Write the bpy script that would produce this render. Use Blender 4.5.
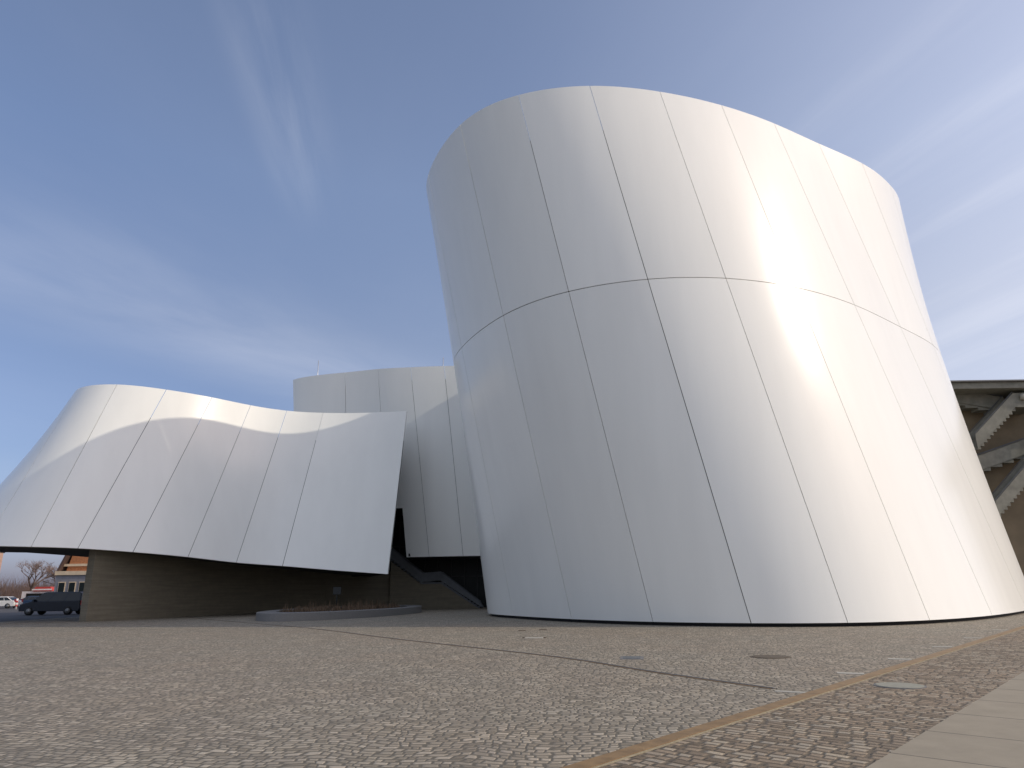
import bpy, bmesh, math, random
import numpy as np
from mathutils import Vector, Matrix

# ------------------------------------------------------------------ clear
for o in list(bpy.data.objects): bpy.data.objects.remove(o, do_unlink=True)
scn = bpy.context.scene
col = scn.collection
random.seed(7)
R = math.radians

# ------------------------------------------------------------------ camera
EYE = 1.55
PITCH = math.atan(204/700.0); ROLL = R(.8)
cam = bpy.data.cameras.new('camera'); cam.sensor_width = 36; cam.lens = 700/1024*36
cam.clip_start = .1; cam.clip_end = 4000
camo = bpy.data.objects.new('camera', cam); col.objects.link(camo)
fw = Vector((0, math.cos(PITCH), math.sin(PITCH))); u0 = Vector((0, -math.sin(PITCH), math.cos(PITCH))); x0 = Vector((1, 0, 0))
rt = x0*math.cos(ROLL) - u0*math.sin(ROLL); up = x0*math.sin(ROLL) + u0*math.cos(ROLL)
m = Matrix((rt, up, -fw)).transposed().to_4x4(); m.translation = (0, 0, EYE)
camo.matrix_world = m
scn.camera = camo

# ------------------------------------------------------------------ light
SUN_EL = R(33); SUN_AZ = R(-15)      # azimuth from +X, counter-clockwise
sdir = Vector((math.cos(SUN_EL)*math.cos(SUN_AZ), math.cos(SUN_EL)*math.sin(SUN_AZ), math.sin(SUN_EL)))
sl = bpy.data.lights.new('sun', 'SUN'); sl.energy = 2.0; sl.angle = R(.55); sl.color = (.73, .66, .545)
so = bpy.data.objects.new('sun', sl); col.objects.link(so)
so.rotation_euler = sdir.to_track_quat('Z', 'Y').to_euler(); so.location = (60, 0, 60)

w = bpy.data.worlds.new('World'); scn.world = w; w.use_nodes = True
nt = w.node_tree; N = nt.nodes; L = nt.links
for n in list(N): N.remove(n)
out = N.new('ShaderNodeOutputWorld'); bg = N.new('ShaderNodeBackground'); bg.inputs[1].default_value = .15
sky = N.new('ShaderNodeTexSky'); sky.sky_type = 'NISHITA'; sky.sun_disc = False
sky.sun_elevation = SUN_EL; sky.sun_rotation = R(90) - SUN_AZ
sky.air_density = 1.0; sky.dust_density = 1.6; sky.ozone_density = 1.6; sky.altitude = 0
tc = N.new('ShaderNodeTexCoord'); sep = N.new('ShaderNodeSeparateXYZ'); L.new(tc.outputs['Generated'], sep.inputs[0])
def wm(op, a, b=None, c=None):
    n = N.new('ShaderNodeMath'); n.operation = op
    for i, v in enumerate((a, b, c)):
        if v is None: continue
        if isinstance(v, (int, float)): n.inputs[i].default_value = v
        else: L.new(v, n.inputs[i])
    return n.outputs[0]
zz = wm('MAXIMUM', sep.outputs[2], .02); zz = wm('ADD', zz, .12)
px = wm('DIVIDE', sep.outputs[0], zz); py = wm('DIVIDE', sep.outputs[1], zz)
cmb = N.new('ShaderNodeCombineXYZ'); L.new(px, cmb.inputs[0]); L.new(py, cmb.inputs[1])
def cirrus(rot, sc, scale, lo, hi, dist, seed):
    m0 = N.new('ShaderNodeMapping'); L.new(cmb.outputs[0], m0.inputs[0]); m0.inputs['Rotation'].default_value = (0, 0, R(rot))
    mp = N.new('ShaderNodeMapping'); L.new(m0.outputs[0], mp.inputs[0]); mp.inputs['Scale'].default_value = sc; mp.inputs['Location'].default_value = (seed, seed*.7, 0)
    nz = N.new('ShaderNodeTexNoise'); L.new(mp.outputs[0], nz.inputs[0]); nz.inputs['Scale'].default_value = scale
    nz.inputs['Detail'].default_value = 8; nz.inputs['Roughness'].default_value = .58; nz.inputs['Distortion'].default_value = dist
    mr = N.new('ShaderNodeMapRange'); mr.interpolation_type = 'SMOOTHSTEP'; L.new(nz.outputs[0], mr.inputs[0])
    mr.inputs[1].default_value = lo; mr.inputs[2].default_value = hi
    return mr.outputs[0]
def sstep(v, a, b):
    n = N.new('ShaderNodeMapRange'); n.interpolation_type = 'SMOOTHSTEP'; L.new(v, n.inputs[0]); n.inputs[1].default_value = a; n.inputs[2].default_value = b; return n.outputs[0]
def band(ax, ay, c, wd):      # soft band along the line ax*x + ay*y + c = 0 on the cloud layer
    d = wm('ABSOLUTE', wm('ADD', wm('ADD', wm('MULTIPLY', px, ax), wm('MULTIPLY', py, ay)), c)); return wm('SUBTRACT', 1, sstep(d, 0, wd))
c1 = cirrus(-56, (.5, 1.3, 1), 1.5, .18, .85, .5, 3.1)       # long soft band on the left
c2 = cirrus(68, (.35, 3.2, 1), 1.6, .42, .78, .35, 8.4)      # thin streaks on the right
c3 = cirrus(10, (1, .7, 1), .8, .30, .85, .5, 1.7)           # broad veil
c4 = cirrus(85, (.4, 3.0, 1), 2.6, .35, .75, .3, 5.7)        # upright wisp
b1 = wm('MULTIPLY', wm('MULTIPLY', band(.832, -.555, 1.78, .5), c1), sstep(py, 1.0, 1.5))
b2 = wm('MULTIPLY', sstep(px, .25, .9), c2)
b4 = wm('MULTIPLY', wm('MULTIPLY', band(1, .12, .27, .10), c4), wm('MULTIPLY', sstep(py, .7, .95), wm('SUBTRACT', 1, sstep(py, 1.1, 1.5))))
cl = wm('ADD', wm('ADD', wm('MULTIPLY', b1, .20), wm('MULTIPLY', b2, .12)), wm('ADD', wm('MULTIPLY', b4, .13), wm('MULTIPLY', c3, .05)))
cl = wm('MINIMUM', wm('ADD', cl, wm('MULTIPLY', sstep(px, -.1, 1.5), .30)), 1)
tint = N.new('ShaderNodeMix'); tint.data_type = 'RGBA'; tint.blend_type = 'MULTIPLY'; tint.inputs[0].default_value = 1
dk = N.new('ShaderNodeMix'); dk.data_type = 'RGBA'; dk.blend_type = 'MULTIPLY'; L.new(wm('SUBTRACT', 1, sstep(px, -1.1, -.1)), dk.inputs[0])
L.new(sky.outputs[0], dk.inputs[6]); dk.inputs[7].default_value = (.74, .80, .88, 1); L.new(dk.outputs[2], tint.inputs[6])
tn = N.new('ShaderNodeValToRGB'); L.new(sep.outputs[2], tn.inputs[0])
te = tn.color_ramp.elements; te.new(.5); te.new(.7)
for i, (p_, c_) in enumerate(((0.0, (.60, .56, .82)), (.14, (.72, .65, .72)), (.33, (.90, .77, .76)), (.52, (1.12, .97, .93)))): te[i].position = p_; te[i].color = (*c_, 1)
L.new(tn.outputs[0], tint.inputs[7])
mx = N.new('ShaderNodeMix'); mx.data_type = 'RGBA'; L.new(cl, mx.inputs[0])
L.new(tint.outputs[2], mx.inputs[6]); mx.inputs[7].default_value = (5.6, 5.6, 5.9, 1)
# sky glow added out of view behind the camera, fills the great hall's shaded front
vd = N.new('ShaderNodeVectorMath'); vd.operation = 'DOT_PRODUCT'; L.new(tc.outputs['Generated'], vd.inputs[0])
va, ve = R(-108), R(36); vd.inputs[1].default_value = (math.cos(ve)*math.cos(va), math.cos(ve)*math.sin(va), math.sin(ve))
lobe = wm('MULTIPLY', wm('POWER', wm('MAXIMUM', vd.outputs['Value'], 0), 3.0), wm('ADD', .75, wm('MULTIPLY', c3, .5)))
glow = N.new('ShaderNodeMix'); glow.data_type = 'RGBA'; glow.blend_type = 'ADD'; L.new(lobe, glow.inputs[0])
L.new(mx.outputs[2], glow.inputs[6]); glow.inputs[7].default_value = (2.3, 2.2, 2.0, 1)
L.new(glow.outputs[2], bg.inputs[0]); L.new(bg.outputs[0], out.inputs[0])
scn.view_settings.view_transform = 'Standard'; scn.view_settings.look = 'None'
scn.view_settings.exposure = 0.34; scn.view_settings.gamma = 1
scn.render.engine = 'CYCLES'

# ------------------------------------------------------------------ materials
def newmat(name):
    m = bpy.data.materials.new(name); m.use_nodes = True
    return m, m.node_tree, m.node_tree.nodes['Principled BSDF']
class G:                                    # small node-graph helper
    def __init__(s, nt): s.nt = nt; s.N = nt.nodes; s.L = nt.links
    def put(s, sock, v):
        if isinstance(v, (int, float)): sock.default_value = v
        elif isinstance(v, tuple): sock.default_value = v if len(v) != 3 or sock.type == 'VECTOR' else (*v, 1)
        else: s.L.new(v, sock)
    def math(s, op, *a):
        n = s.N.new('ShaderNodeMath'); n.operation = op
        for i, v in enumerate(a): s.put(n.inputs[i], v)
        return n.outputs[0]
    def noise(s, vec, scale, detail=4, rough=.55, dist=0):
        n = s.N.new('ShaderNodeTexNoise'); s.put(n.inputs['Vector'], vec); n.inputs['Scale'].default_value = scale
        n.inputs['Detail'].default_value = detail; n.inputs['Roughness'].default_value = rough; n.inputs['Distortion'].default_value = dist
        return n.outputs[0]
    def mix(s, f, a, b, mode='MIX'):
        n = s.N.new('ShaderNodeMix'); n.data_type = 'RGBA'; n.blend_type = mode
        s.put(n.inputs[0], f); s.put(n.inputs[6], a); s.put(n.inputs[7], b); return n.outputs[2]
    def rng(s, v, a, b, c=0., d=1., smooth=False):
        n = s.N.new('ShaderNodeMapRange'); s.put(n.inputs[0], v)
        for i, q in enumerate((a, b, c, d)): s.put(n.inputs[i+1], float(q))
        if smooth: n.interpolation_type = 'SMOOTHSTEP'
        return n.outputs[0]
    def obj(s): return s.N.new('ShaderNodeTexCoord').outputs['Object']
    def mapping(s, v, rot=0, sc=(1, 1, 1), loc=(0, 0, 0)):
        n = s.N.new('ShaderNodeMapping'); s.put(n.inputs[0], v); n.inputs['Rotation'].default_value = (0, 0, rot)
        n.inputs['Scale'].default_value = sc; n.inputs['Location'].default_value = loc; return n.outputs[0]
    def bump(s, h, strength, dist):
        n = s.N.new('ShaderNodeBump'); s.put(n.inputs['Height'], h); n.inputs['Strength'].default_value = strength; n.inputs['Distance'].default_value = dist
        return n.outputs[0]
    def xyz(s, v):
        n = s.N.new('ShaderNodeSeparateXYZ'); s.put(n.inputs[0], v); return n.outputs
    def vec(s, x, y, z=0.):
        n = s.N.new('ShaderNodeCombineXYZ'); s.put(n.inputs[0], x); s.put(n.inputs[1], y); s.put(n.inputs[2], z); return n.outputs[0]
    def white(s, v):
        n = s.N.new('ShaderNodeTexWhiteNoise'); n.noise_dimensions = '3D'; s.put(n.inputs['Vector'], v); return n.outputs[0]
    def ramp(s, f, stops):
        n = s.N.new('ShaderNodeValToRGB'); s.put(n.inputs[0], f); e = n.color_ramp.elements
        while len(e) < len(stops): e.new(.5)
        for i, (p, c) in enumerate(stops): e[i].position = p; e[i].color = (*c, 1)
        return n.outputs[0]

def plain(name, c, rough=.6, metal=0., var=.12, scale=3., bump=0., spec=.5):
    m, nt, b = newmat(name); g = G(nt)
    f = g.noise(g.obj(), scale, 6)
    a = tuple(x*(1-var) for x in c); d = tuple(min(1, x*(1+var)) for x in c)
    nt.links.new(g.mix(g.rng(f, .3, .7), a, d), b.inputs['Base Color'])
    b.inputs['Roughness'].default_value = rough; b.inputs['Metallic'].default_value = metal; b.inputs['Specular IOR Level'].default_value = spec
    if bump: nt.links.new(g.bump(g.noise(g.obj(), scale*12, 5), .5, bump), b.inputs['Normal'])
    return m

def panel_mat(name, c, rough):
    m, nt, b = newmat(name); g = G(nt)
    o = g.obj()
    at = nt.nodes.new('ShaderNodeAttribute'); at.attribute_name = 'panel_tone'
    t = g.rng(at.outputs['Fac'], 0, 1, .96, 1.02)
    dirt = g.rng(g.noise(g.mapping(o, 0, (1, 1, .12)), .9, 6, .6), .35, .75, 1.0, .955)
    fine = g.rng(g.noise(o, 34, 3, .7), .3, .7, .985, 1.012)
    v = g.math('MULTIPLY', g.math('MULTIPLY', t, dirt), fine)
    n = nt.nodes.new('ShaderNodeMix'); n.data_type = 'RGBA'; n.blend_type = 'MULTIPLY'; n.inputs[0].default_value = 1
    n.inputs[6].default_value = (*c, 1); cc = g.vec(v, v, v); nt.links.new(cc, n.inputs[7])
    nt.links.new(n.outputs[2], b.inputs['Base Color'])
    nt.links.new(g.rng(g.noise(o, .7, 4), .3, .7, rough-.02, rough+.03), b.inputs['Roughness'])
    b.inputs['Specular IOR Level'].default_value = .3
    b.inputs['Metallic'].default_value = .0
    b.inputs['Coat Weight'].default_value = .75; b.inputs['Coat Roughness'].default_value = .19
    return m

def setts(name, ang, w, h, joint, stops, jointcol, arc=0., arcp=1.6, bumpd=.012, patch=.3, warp=.035):
    m, nt, b = newmat(name); g = G(nt)
    o = g.mapping(g.obj(), ang)
    nz = nt.nodes.new('ShaderNodeTexNoise'); g.put(nz.inputs['Vector'], o); nz.inputs['Scale'].default_value = 1.6; nz.inputs['Detail'].default_value = 3
    cs = nt.nodes.new('ShaderNodeSeparateColor'); nt.links.new(nz.outputs['Color'], cs.inputs[0])
    X, Y, Z = g.xyz(o)
    X = g.math('ADD', X, g.math('MULTIPLY', g.math('SUBTRACT', cs.outputs[0], .5), warp*4))
    Y = g.math('ADD', Y, g.math('MULTIPLY', g.math('SUBTRACT', cs.outputs[1], .5), warp*4))
    if arc:
        Y = g.math('ADD', Y, g.math('MULTIPLY', g.math('ABSOLUTE', g.math('SINE', g.math('MULTIPLY', X, math.pi/arcp))), arc))
    v = g.math('DIVIDE', Y, h); row = g.math('FLOOR', v)
    rr = g.white(g.vec(row, 3.3, 1.7)); 
    u = g.math('DIVIDE', g.math('ADD', X, g.math('MULTIPLY', rr, 7.3)), w)
    # uneven lengths inside a row
    u = g.math('ADD', u, g.math('MULTIPLY', g.math('SINE', g.math('ADD', g.math('MULTIPLY', u, 1.9), g.math('MULTIPLY', rr, 20.))), .24))
    cell = g.math('FLOOR', u)
    fu = g.math('FRACT', u); fv = g.math('FRACT', v)
    du = g.math('MULTIPLY', g.math('MINIMUM', fu, g.math('SUBTRACT', 1., fu)), w)
    dv = g.math('MULTIPLY', g.math('MINIMUM', fv, g.math('SUBTRACT', 1., fv)), h)
    d = g.math('MINIMUM', du, dv)
    d = g.math('SUBTRACT', d, g.math('MULTIPLY', g.noise(o, 60, 2), .006))
    rnd = g.white(g.vec(cell, row, .5)); rnd2 = g.white(g.vec(cell, row, 9.5))
    stone = g.ramp(rnd, stops)
    big = g.noise(g.obj(), .22, 5, .6); mid = g.noise(g.obj(), 1.1, 4, .6)
    stone = g.mix(g.math('MULTIPLY', g.rng(big, .35, .65), patch), stone, g.mix(1., stone, (1.12, .92, .80), 'MULTIPLY'))
    stone = g.mix(g.rng(mid, .3, .7), g.mix(1., stone, (.86, .86, .88), 'MULTIPLY'), g.mix(1., stone, (1.08, 1.07, 1.05), 'MULTIPLY'))
    grain = g.noise(g.obj(), 150, 3, .7)
    stone = g.mix(g.rng(grain, .3, .7), g.mix(1., stone, (.85, .85, .85), 'MULTIPLY'), stone)
    mask = g.rng(d, joint*.5, joint*1.3, 0, 1, True)
    nt.links.new(g.mix(mask, jointcol, stone), b.inputs['Base Color'])
    b.inputs['Roughness'].default_value = .72; b.inputs['Specular IOR Level'].default_value = .35
    hh = g.math('ADD', g.rng(d, joint*.3, joint*.3+.025, 0, 1, True), g.math('MULTIPLY', rnd2, .55))
    hh = g.math('ADD', hh, g.math('MULTIPLY', grain, .25))
    nt.links.new(g.bump(hh, .9, bumpd), b.inputs['Normal'])
    return m

MAT = {}
MAT['panel'] = panel_mat('white_painted_steel', (.84, .84, .78), .6)
MAT['gap'] = plain('dark_joint', (.02, .02, .022), .9)
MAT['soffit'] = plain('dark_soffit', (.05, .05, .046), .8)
MAT['roof'] = plain('grey_roofing', (.3, .3, .3), .8)
BW = R(90) - math.atan2(.740, .672)
MAT['setts'] = setts('granite_setts', R(8), .135, .112, .011,
    [(0, (.22, .195, .145)), (.3, (.30, .27, .208)), (.7, (.35, .313, .24)), (1, (.46, .415, .325))], (.13, .115, .085), arc=.14, arcp=1.5, bumpd=.008, warp=.07)
MAT['coarse'] = setts('coarse_granite_setts', R(42.2), .185, .125, .016,
    [(0, (.17, .135, .09)), (.3, (.28, .227, .16)), (.6, (.35, .28, .195)), (.8, (.37, .33, .255)), (1, (.45, .39, .285))], (.15, .12, .08), bumpd=.026, warp=.035)
MAT['asphalt'] = plain('asphalt', (.075, .075, .078), .9, var=.2, scale=1.2, bump=.004)
MAT['bronze'] = plain('ochre_metal_edge', (.24, .155, .072), .65, .15, var=.25, scale=5)
MAT['ivory'] = plain('ivory_joint', (.29, .25, .165), .7, var=.2, scale=9)
MAT['iron'] = plain('brown_cast_iron', (.12, .095, .065), .7, .3, scale=30, var=.3, bump=.004)
MAT['steel'] = plain('blue_grey_steel', (.12, .13, .13), .7, .1, scale=14, var=.2)
MAT['lightstone'] = plain('pale_concrete', (.38, .36, .30), .8, scale=6)
MAT['greycover'] = plain('grey_green_concrete_cover', (.27, .265, .21), .8, scale=9, bump=.002)
MAT['kerb'] = plain('grey_granite_kerb', (.165, .162, .155), .8, scale=20)
MAT['brownwall'] = None
MAT['glassdark'] = plain('dark_green_glass', (.010, .015, .015), .4, 0, scale=.4, spec=.2)
MAT['mullion'] = plain('black_mullion', (.012, .014, .014), .5)
MAT['stairdark'] = plain('dark_grey_stair_steel', (.10, .11, .12), .6)
MAT['soil'] = plain('dark_soil', (.05, .035, .025), .95, scale=8, bump=.01)
MAT['reed'] = plain('dry_reddish_stalk', (.13, .085, .05), .8, var=.5, scale=2)
MAT['rod'] = plain('galvanised_rod', (.6, .6, .6), .4, .8)

def brown_wall():
    m, nt, b = newmat('rammed_brown_concrete'); g = G(nt); o = g.obj()
    X, Y, Z = g.xyz(o)
    s = g.math('FRACT', g.math('MULTIPLY', g.math('ADD', Z, g.math('MULTIPLY', g.noise(o, .5, 2), .2)), 4.2))
    band = g.noise(g.mapping(o, 0, (.3, .3, 6)), 1.5, 5)
    c = g.mix(g.rng(band, .3, .7), (.14, .122, .085), (.20, .175, .125))
    c = g.mix(g.rng(g.noise(o, 3, 6), .4, .7, 0, .35), c, (.12, .105, .08))
    nt.links.new(c, b.inputs['Base Color']); b.inputs['Roughness'].default_value = .85
    nt.links.new(g.bump(g.noise(o, 14, 6), .5, .01), b.inputs['Normal'])
    return m
MAT['brownwall'] = brown_wall()
def slab_mat():
    m, nt, b = newmat('concrete_slabs'); g = G(nt)
    o = g.mapping(g.obj(), R(42.2))     # x across the band, y along it
    X, Y, Z = g.xyz(o)
    fy = g.math('FRACT', g.math('DIVIDE', g.math('ADD', Y, .35), 1.36)); fx = g.math('FRACT', g.math('DIVIDE', g.math('ADD', X, .14), 2.9))
    dy = g.math('MULTIPLY', g.math('MINIMUM', fy, g.math('SUBTRACT', 1., fy)), 1.36)
    dx = g.math('MULTIPLY', g.math('MINIMUM', fx, g.math('SUBTRACT', 1., fx)), 2.9)
    d = g.math('MINIMUM', dx, dy)
    cellr = g.white(g.vec(g.math('FLOOR', g.math('DIVIDE', g.math('ADD', Y, .35), 1.36)), g.math('FLOOR', g.math('DIVIDE', g.math('ADD', X, .14), 2.9)), 1.))
    c = g.mix(g.rng(g.noise(g.obj(), 2.5, 7, .65), .3, .7), (.255, .222, .16), (.31, .27, .196))
    c = g.mix(cellr, c, g.mix(1., c, (1.07, 1.06, 1.05), 'MULTIPLY'))
    c = g.mix(g.rng(g.noise(g.obj(), 120, 2, .7), .45, .75, 0, .4), c, (.22, .20, .17))
    nt.links.new(g.mix(g.rng(d, .006, .012), (.07, .06, .05), c), b.inputs['Base Color'])
    b.inputs['Roughness'].default_value = .8
    h = g.math('ADD', g.rng(d, .004, .016), g.math('MULTIPLY', g.noise(g.obj(), 90, 4), .15))
    nt.links.new(g.bump(h, .7, .008), b.inputs['Normal'])
    return m
MAT['slabs'] = slab_mat()

# ------------------------------------------------------------------ builders
def tag(o, label=None, cat=None, group=None, kind=None):
    if label: o['label'] = label
    if cat: o['category'] = cat
    if group: o['group'] = group
    if kind: o['kind'] = kind
    return o
def empty(name, loc=(0, 0, 0), rz=0):
    o = bpy.data.objects.new(name, None); col.objects.link(o); o.location = loc; o.rotation_euler = (0, 0, rz); o.empty_display_size = .3
    return o
class MB:
    def __init__(s): s.v = []; s.f = []; s.sm = []
    def add(s, verts, faces, smooth=False):
        k = len(s.v); s.v += [tuple(map(float, p)) for p in verts]; s.f += [tuple(i+k for i in f) for f in faces]; s.sm += [smooth]*len(faces)
    def box(s, a, b):
        (x0, y0, z0), (x1, y1, z1) = a, b
        s.add([(x0,y0,z0),(x1,y0,z0),(x1,y1,z0),(x0,y1,z0),(x0,y0,z1),(x1,y0,z1),(x1,y1,z1),(x0,y1,z1)],
              [(0,3,2,1),(4,5,6,7),(0,1,5,4),(1,2,6,5),(2,3,7,6),(3,0,4,7)])
    def beam(s, p, q, wd, ht, upv=(0, 0, 1)):
        p = Vector(p); q = Vector(q); d = (q-p).normalized(); sd = d.cross(Vector(upv)).normalized(); u = sd.cross(d)
        vs = []
        for c in (p, q):
            for a, b in ((-1,-1),(1,-1),(1,1),(-1,1)): vs.append(c + sd*a*wd/2 + u*b*ht/2)
        s.add(vs, [(0,3,2,1),(4,5,6,7),(0,1,5,4),(1,2,6,5),(2,3,7,6),(3,0,4,7)])
    def tube(s, pts, rad, n=8, smooth=True, cap=True):
        pts = [Vector(p) for p in pts]; rad = rad if isinstance(rad, (list, tuple)) else [rad]*len(pts)
        vs = []; prev = None
        for i, p in enumerate(pts):
            d = (pts[min(i+1, len(pts)-1)] - pts[max(i-1, 0)]).normalized()
            a = Vector((0, 0, 1)) if abs(d.z) < .95 else Vector((1, 0, 0))
            if prev is not None: a = prev
            sd = d.cross(a).normalized(); u = sd.cross(d).normalized(); prev = u
            for k in range(n):
                t = 2*math.pi*k/n; vs.append(p + sd*math.cos(t)*rad[i] + u*math.sin(t)*rad[i])
        fs = [(i*n+k, i*n+(k+1)%n, (i+1)*n+(k+1)%n, (i+1)*n+k) for i in range(len(pts)-1) for k in range(n)]
        if cap: fs += [tuple(range(n))[::-1], tuple((len(pts)-1)*n+k for k in range(n))]
        s.add(vs, fs, smooth)
    def prism(s, poly, z0, z1):            # poly list of (x,y)
        n = len(poly)
        s.add([(x, y, z0) for x, y in poly]+[(x, y, z1) for x, y in poly], [tuple(range(n))[::-1], tuple(range(n, 2*n))]+[(i, (i+1)%n, n+(i+1)%n, n+i) for i in range(n)])
    def sideprism(s, poly, y0, y1):        # poly list of (x,z), extruded along y
        n = len(poly)
        s.add([(x, y0, z) for x, z in poly]+[(x, y1, z) for x, z in poly], [tuple(range(n)), tuple(range(n, 2*n))[::-1]]+[(i, n+i, n+(i+1)%n, (i+1)%n) for i in range(n)])
    def build(s, name, mat, parent=None, bevel=0, recalc=True):
        me = bpy.data.meshes.new(name); me.from_pydata(s.v, [], s.f)
        me.polygons.foreach_set('use_smooth', s.sm); me.update()
        if recalc:
            bm = bmesh.new(); bm.from_mesh(me); bmesh.ops.recalc_face_normals(bm, faces=bm.faces)
            bm.to_mesh(me); bm.free()
        me.materials.append(mat)
        o = bpy.data.objects.new(name, me); col.objects.link(o)
        if parent: o.parent = parent
        if bevel:
            b = o.modifiers.new('bevel', 'BEVEL'); b.width = bevel; b.segments = 2; b.limit_method = 'ANGLE'
        return o
def copy_tree(o, parent=None):
    c = o.copy(); col.objects.link(c); c.parent = parent
    for ch in [x for x in bpy.data.objects if x.parent == o]: copy_tree(ch, c)
    return c

def spline(ctrl, ts, closed):
    """cubic C2 spline through ctrl at integer parameters."""
    P = np.array(ctrl, float); n = len(P)
    if closed:
        A = np.zeros((n, n)); rhs = np.zeros_like(P)
        for i in range(n):
            A[i, i] = 4; A[i, (i-1) % n] = 1; A[i, (i+1) % n] = 1
            rhs[i] = 3*(P[(i+1) % n]-P[(i-1) % n])
    else:
        A = np.zeros((n, n)); rhs = np.zeros_like(P)
        for i in range(1, n-1): A[i, i] = 4; A[i, i-1] = 1; A[i, i+1] = 1; rhs[i] = 3*(P[i+1]-P[i-1])
        A[0, 0] = 2; A[0, 1] = 1; rhs[0] = 3*(P[1]-P[0]); A[-1, -1] = 2; A[-1, -2] = 1; rhs[-1] = 3*(P[-1]-P[-2])
    D = np.linalg.solve(A, rhs); outp = []
    for t in ts:
        if closed: t = t % n; i = int(math.floor(t)) % n; j = (i+1) % n
        else: i = min(max(int(math.floor(t)), 0), n-2); j = i+1
        x = t-i
        h00 = 2*x**3-3*x**2+1; h10 = x**3-2*x**2+x; h01 = -2*x**3+3*x**2; h11 = x**3-x**2
        outp.append(h00*P[i]+h10*D[i]+h01*P[j]+h11*D[j])
    return np.array(outp)

def cladding(name, bot, top, closed, vsplit, seams, parent, gap=.03, depth=.07, nu=14, nv=12, outward=1, nogap=()):
    """panels of sheet metal between rulings of the surface bot(s)->top(s); open joints between them."""
    mb = MB(); tones = []
    def S(s, v):
        b, t = spline(bot, [s], closed)[0], spline(top, [s], closed)[0]
        p = b + (t-b)*v
        return p
    cache = {}
    def SN(s, v):
        e = 1e-3
        du = S(s+e, v)-S(s-e, v); dv = S(s, v+.01)-S(s, v-.01)
        n = np.cross(du, dv); n /= np.linalg.norm(n); return n*outward
    for a, b in zip(seams[:-1], seams[1:]):
        for v0, v1 in zip(vsplit[:-1], vsplit[1:]):
            wdt = np.linalg.norm(S(b, v0)-S(a, v0)); wdt2 = np.linalg.norm(S(b, v1)-S(a, v1)); H = np.linalg.norm(S(a, v1)-S(a, v0))
            ga = gap/2/((wdt+wdt2)/2)*(b-a); gv = gap*.6/H*(v1-v0)
            ss = np.linspace(a+(0 if a in nogap else ga), b-(0 if b in nogap else ga), nu+1); vv = np.linspace(v0+(gv if v0 > vsplit[0] else 0), v1-(gv if v1 < vsplit[-1] else 0), nv+1)
            Nn = [[SN(s, v) for s in ss] for v in vv]; bow = random.uniform(-.009, .009); tw = random.uniform(-.006, .006)
            Gd = [[S(s, v)+Nn[j][i]*(bow*math.sin(math.pi*i/nu)*math.sin(math.pi*j/nv)+tw*math.sin(2*math.pi*j/nv)*math.sin(math.pi*i/nu)) for i, s in enumerate(ss)] for j, v in enumerate(vv)]
            vs = [Gd[j][i] for j in range(nv+1) for i in range(nu+1)]
            n1 = nu+1
            fs = [(j*n1+i, j*n1+i+1, (j+1)*n1+i+1, (j+1)*n1+i) for j in range(nv) for i in range(nu)]
            if outward < 0: fs = [f[::-1] for f in fs]
            mb.add(vs, fs, True); tone = random.random(); tones += [tone]*len(fs)
            # returned edges
            loop = [(0, i) for i in range(nu+1)] + [(j, nu) for j in range(1, nv+1)] + [(nv, i) for i in range(nu-1, -1, -1)] + [(j, 0) for j in range(nv-1, 0, -1)]
            segs = list(zip(loop, loop[1:]+loop[:1]))
            for (j, i), (j2, i2) in segs:
                p, q = Gd[j][i], Gd[j2][i2]; pi, qi = p-Nn[j][i]*depth, q-Nn[j2][i2]*depth
                f = (0, 1, 2, 3) if outward < 0 else (3, 2, 1, 0)
                mb.add([p, q, qi, pi], [f]); tones.append(tone)
            # back face so that the sheet is solid
            mb.add([Gd[j][i]-Nn[j][i]*depth for j in (0, nv) for i in range(nu+1)], [(i, n1+i, n1+i+1, i+1) if outward > 0 else (i, i+1, n1+i+1, n1+i) for i in range(nu)], True); tones += [tone]*nu
    o = mb.build(name, MAT['panel'], parent, recalc=False)
    at = o.data.attributes.new('panel_tone', 'FLOAT', 'FACE'); at.data.foreach_set('value', tones)
    return o
def backing(name, bot, top, closed, s0, s1, n, v0, v1, inset, parent, mat, outward=1):
    mb = MB(); rows = []
    ss = np.linspace(s0, s1, n+1)
    B = spline(bot, ss, closed); T = spline(top, ss, closed)
    for v in np.linspace(v0, v1, 5):
        P = B+(T-B)*v
        d = np.gradient(P, axis=0); nn = np.stack([d[:, 1], -d[:, 0], 0*d[:, 0]], 1); nn /= np.linalg.norm(nn, axis=1)[:, None]
        rows.append(P-nn*inset*outward)
    k = n+1
    mb.add([p for r in rows for p in r], [(j*k+i, j*k+i+1, (j+1)*k+i+1, (j+1)*k+i) for j in range(4) for i in range(n)], True)
    o = mb.build(name, mat, parent, recalc=False); return o
def cap(name, pts, parent, mat):
    mb = MB(); mb.add(pts, [tuple(range(len(pts)))]); return mb.build(name, mat, parent)

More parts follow.
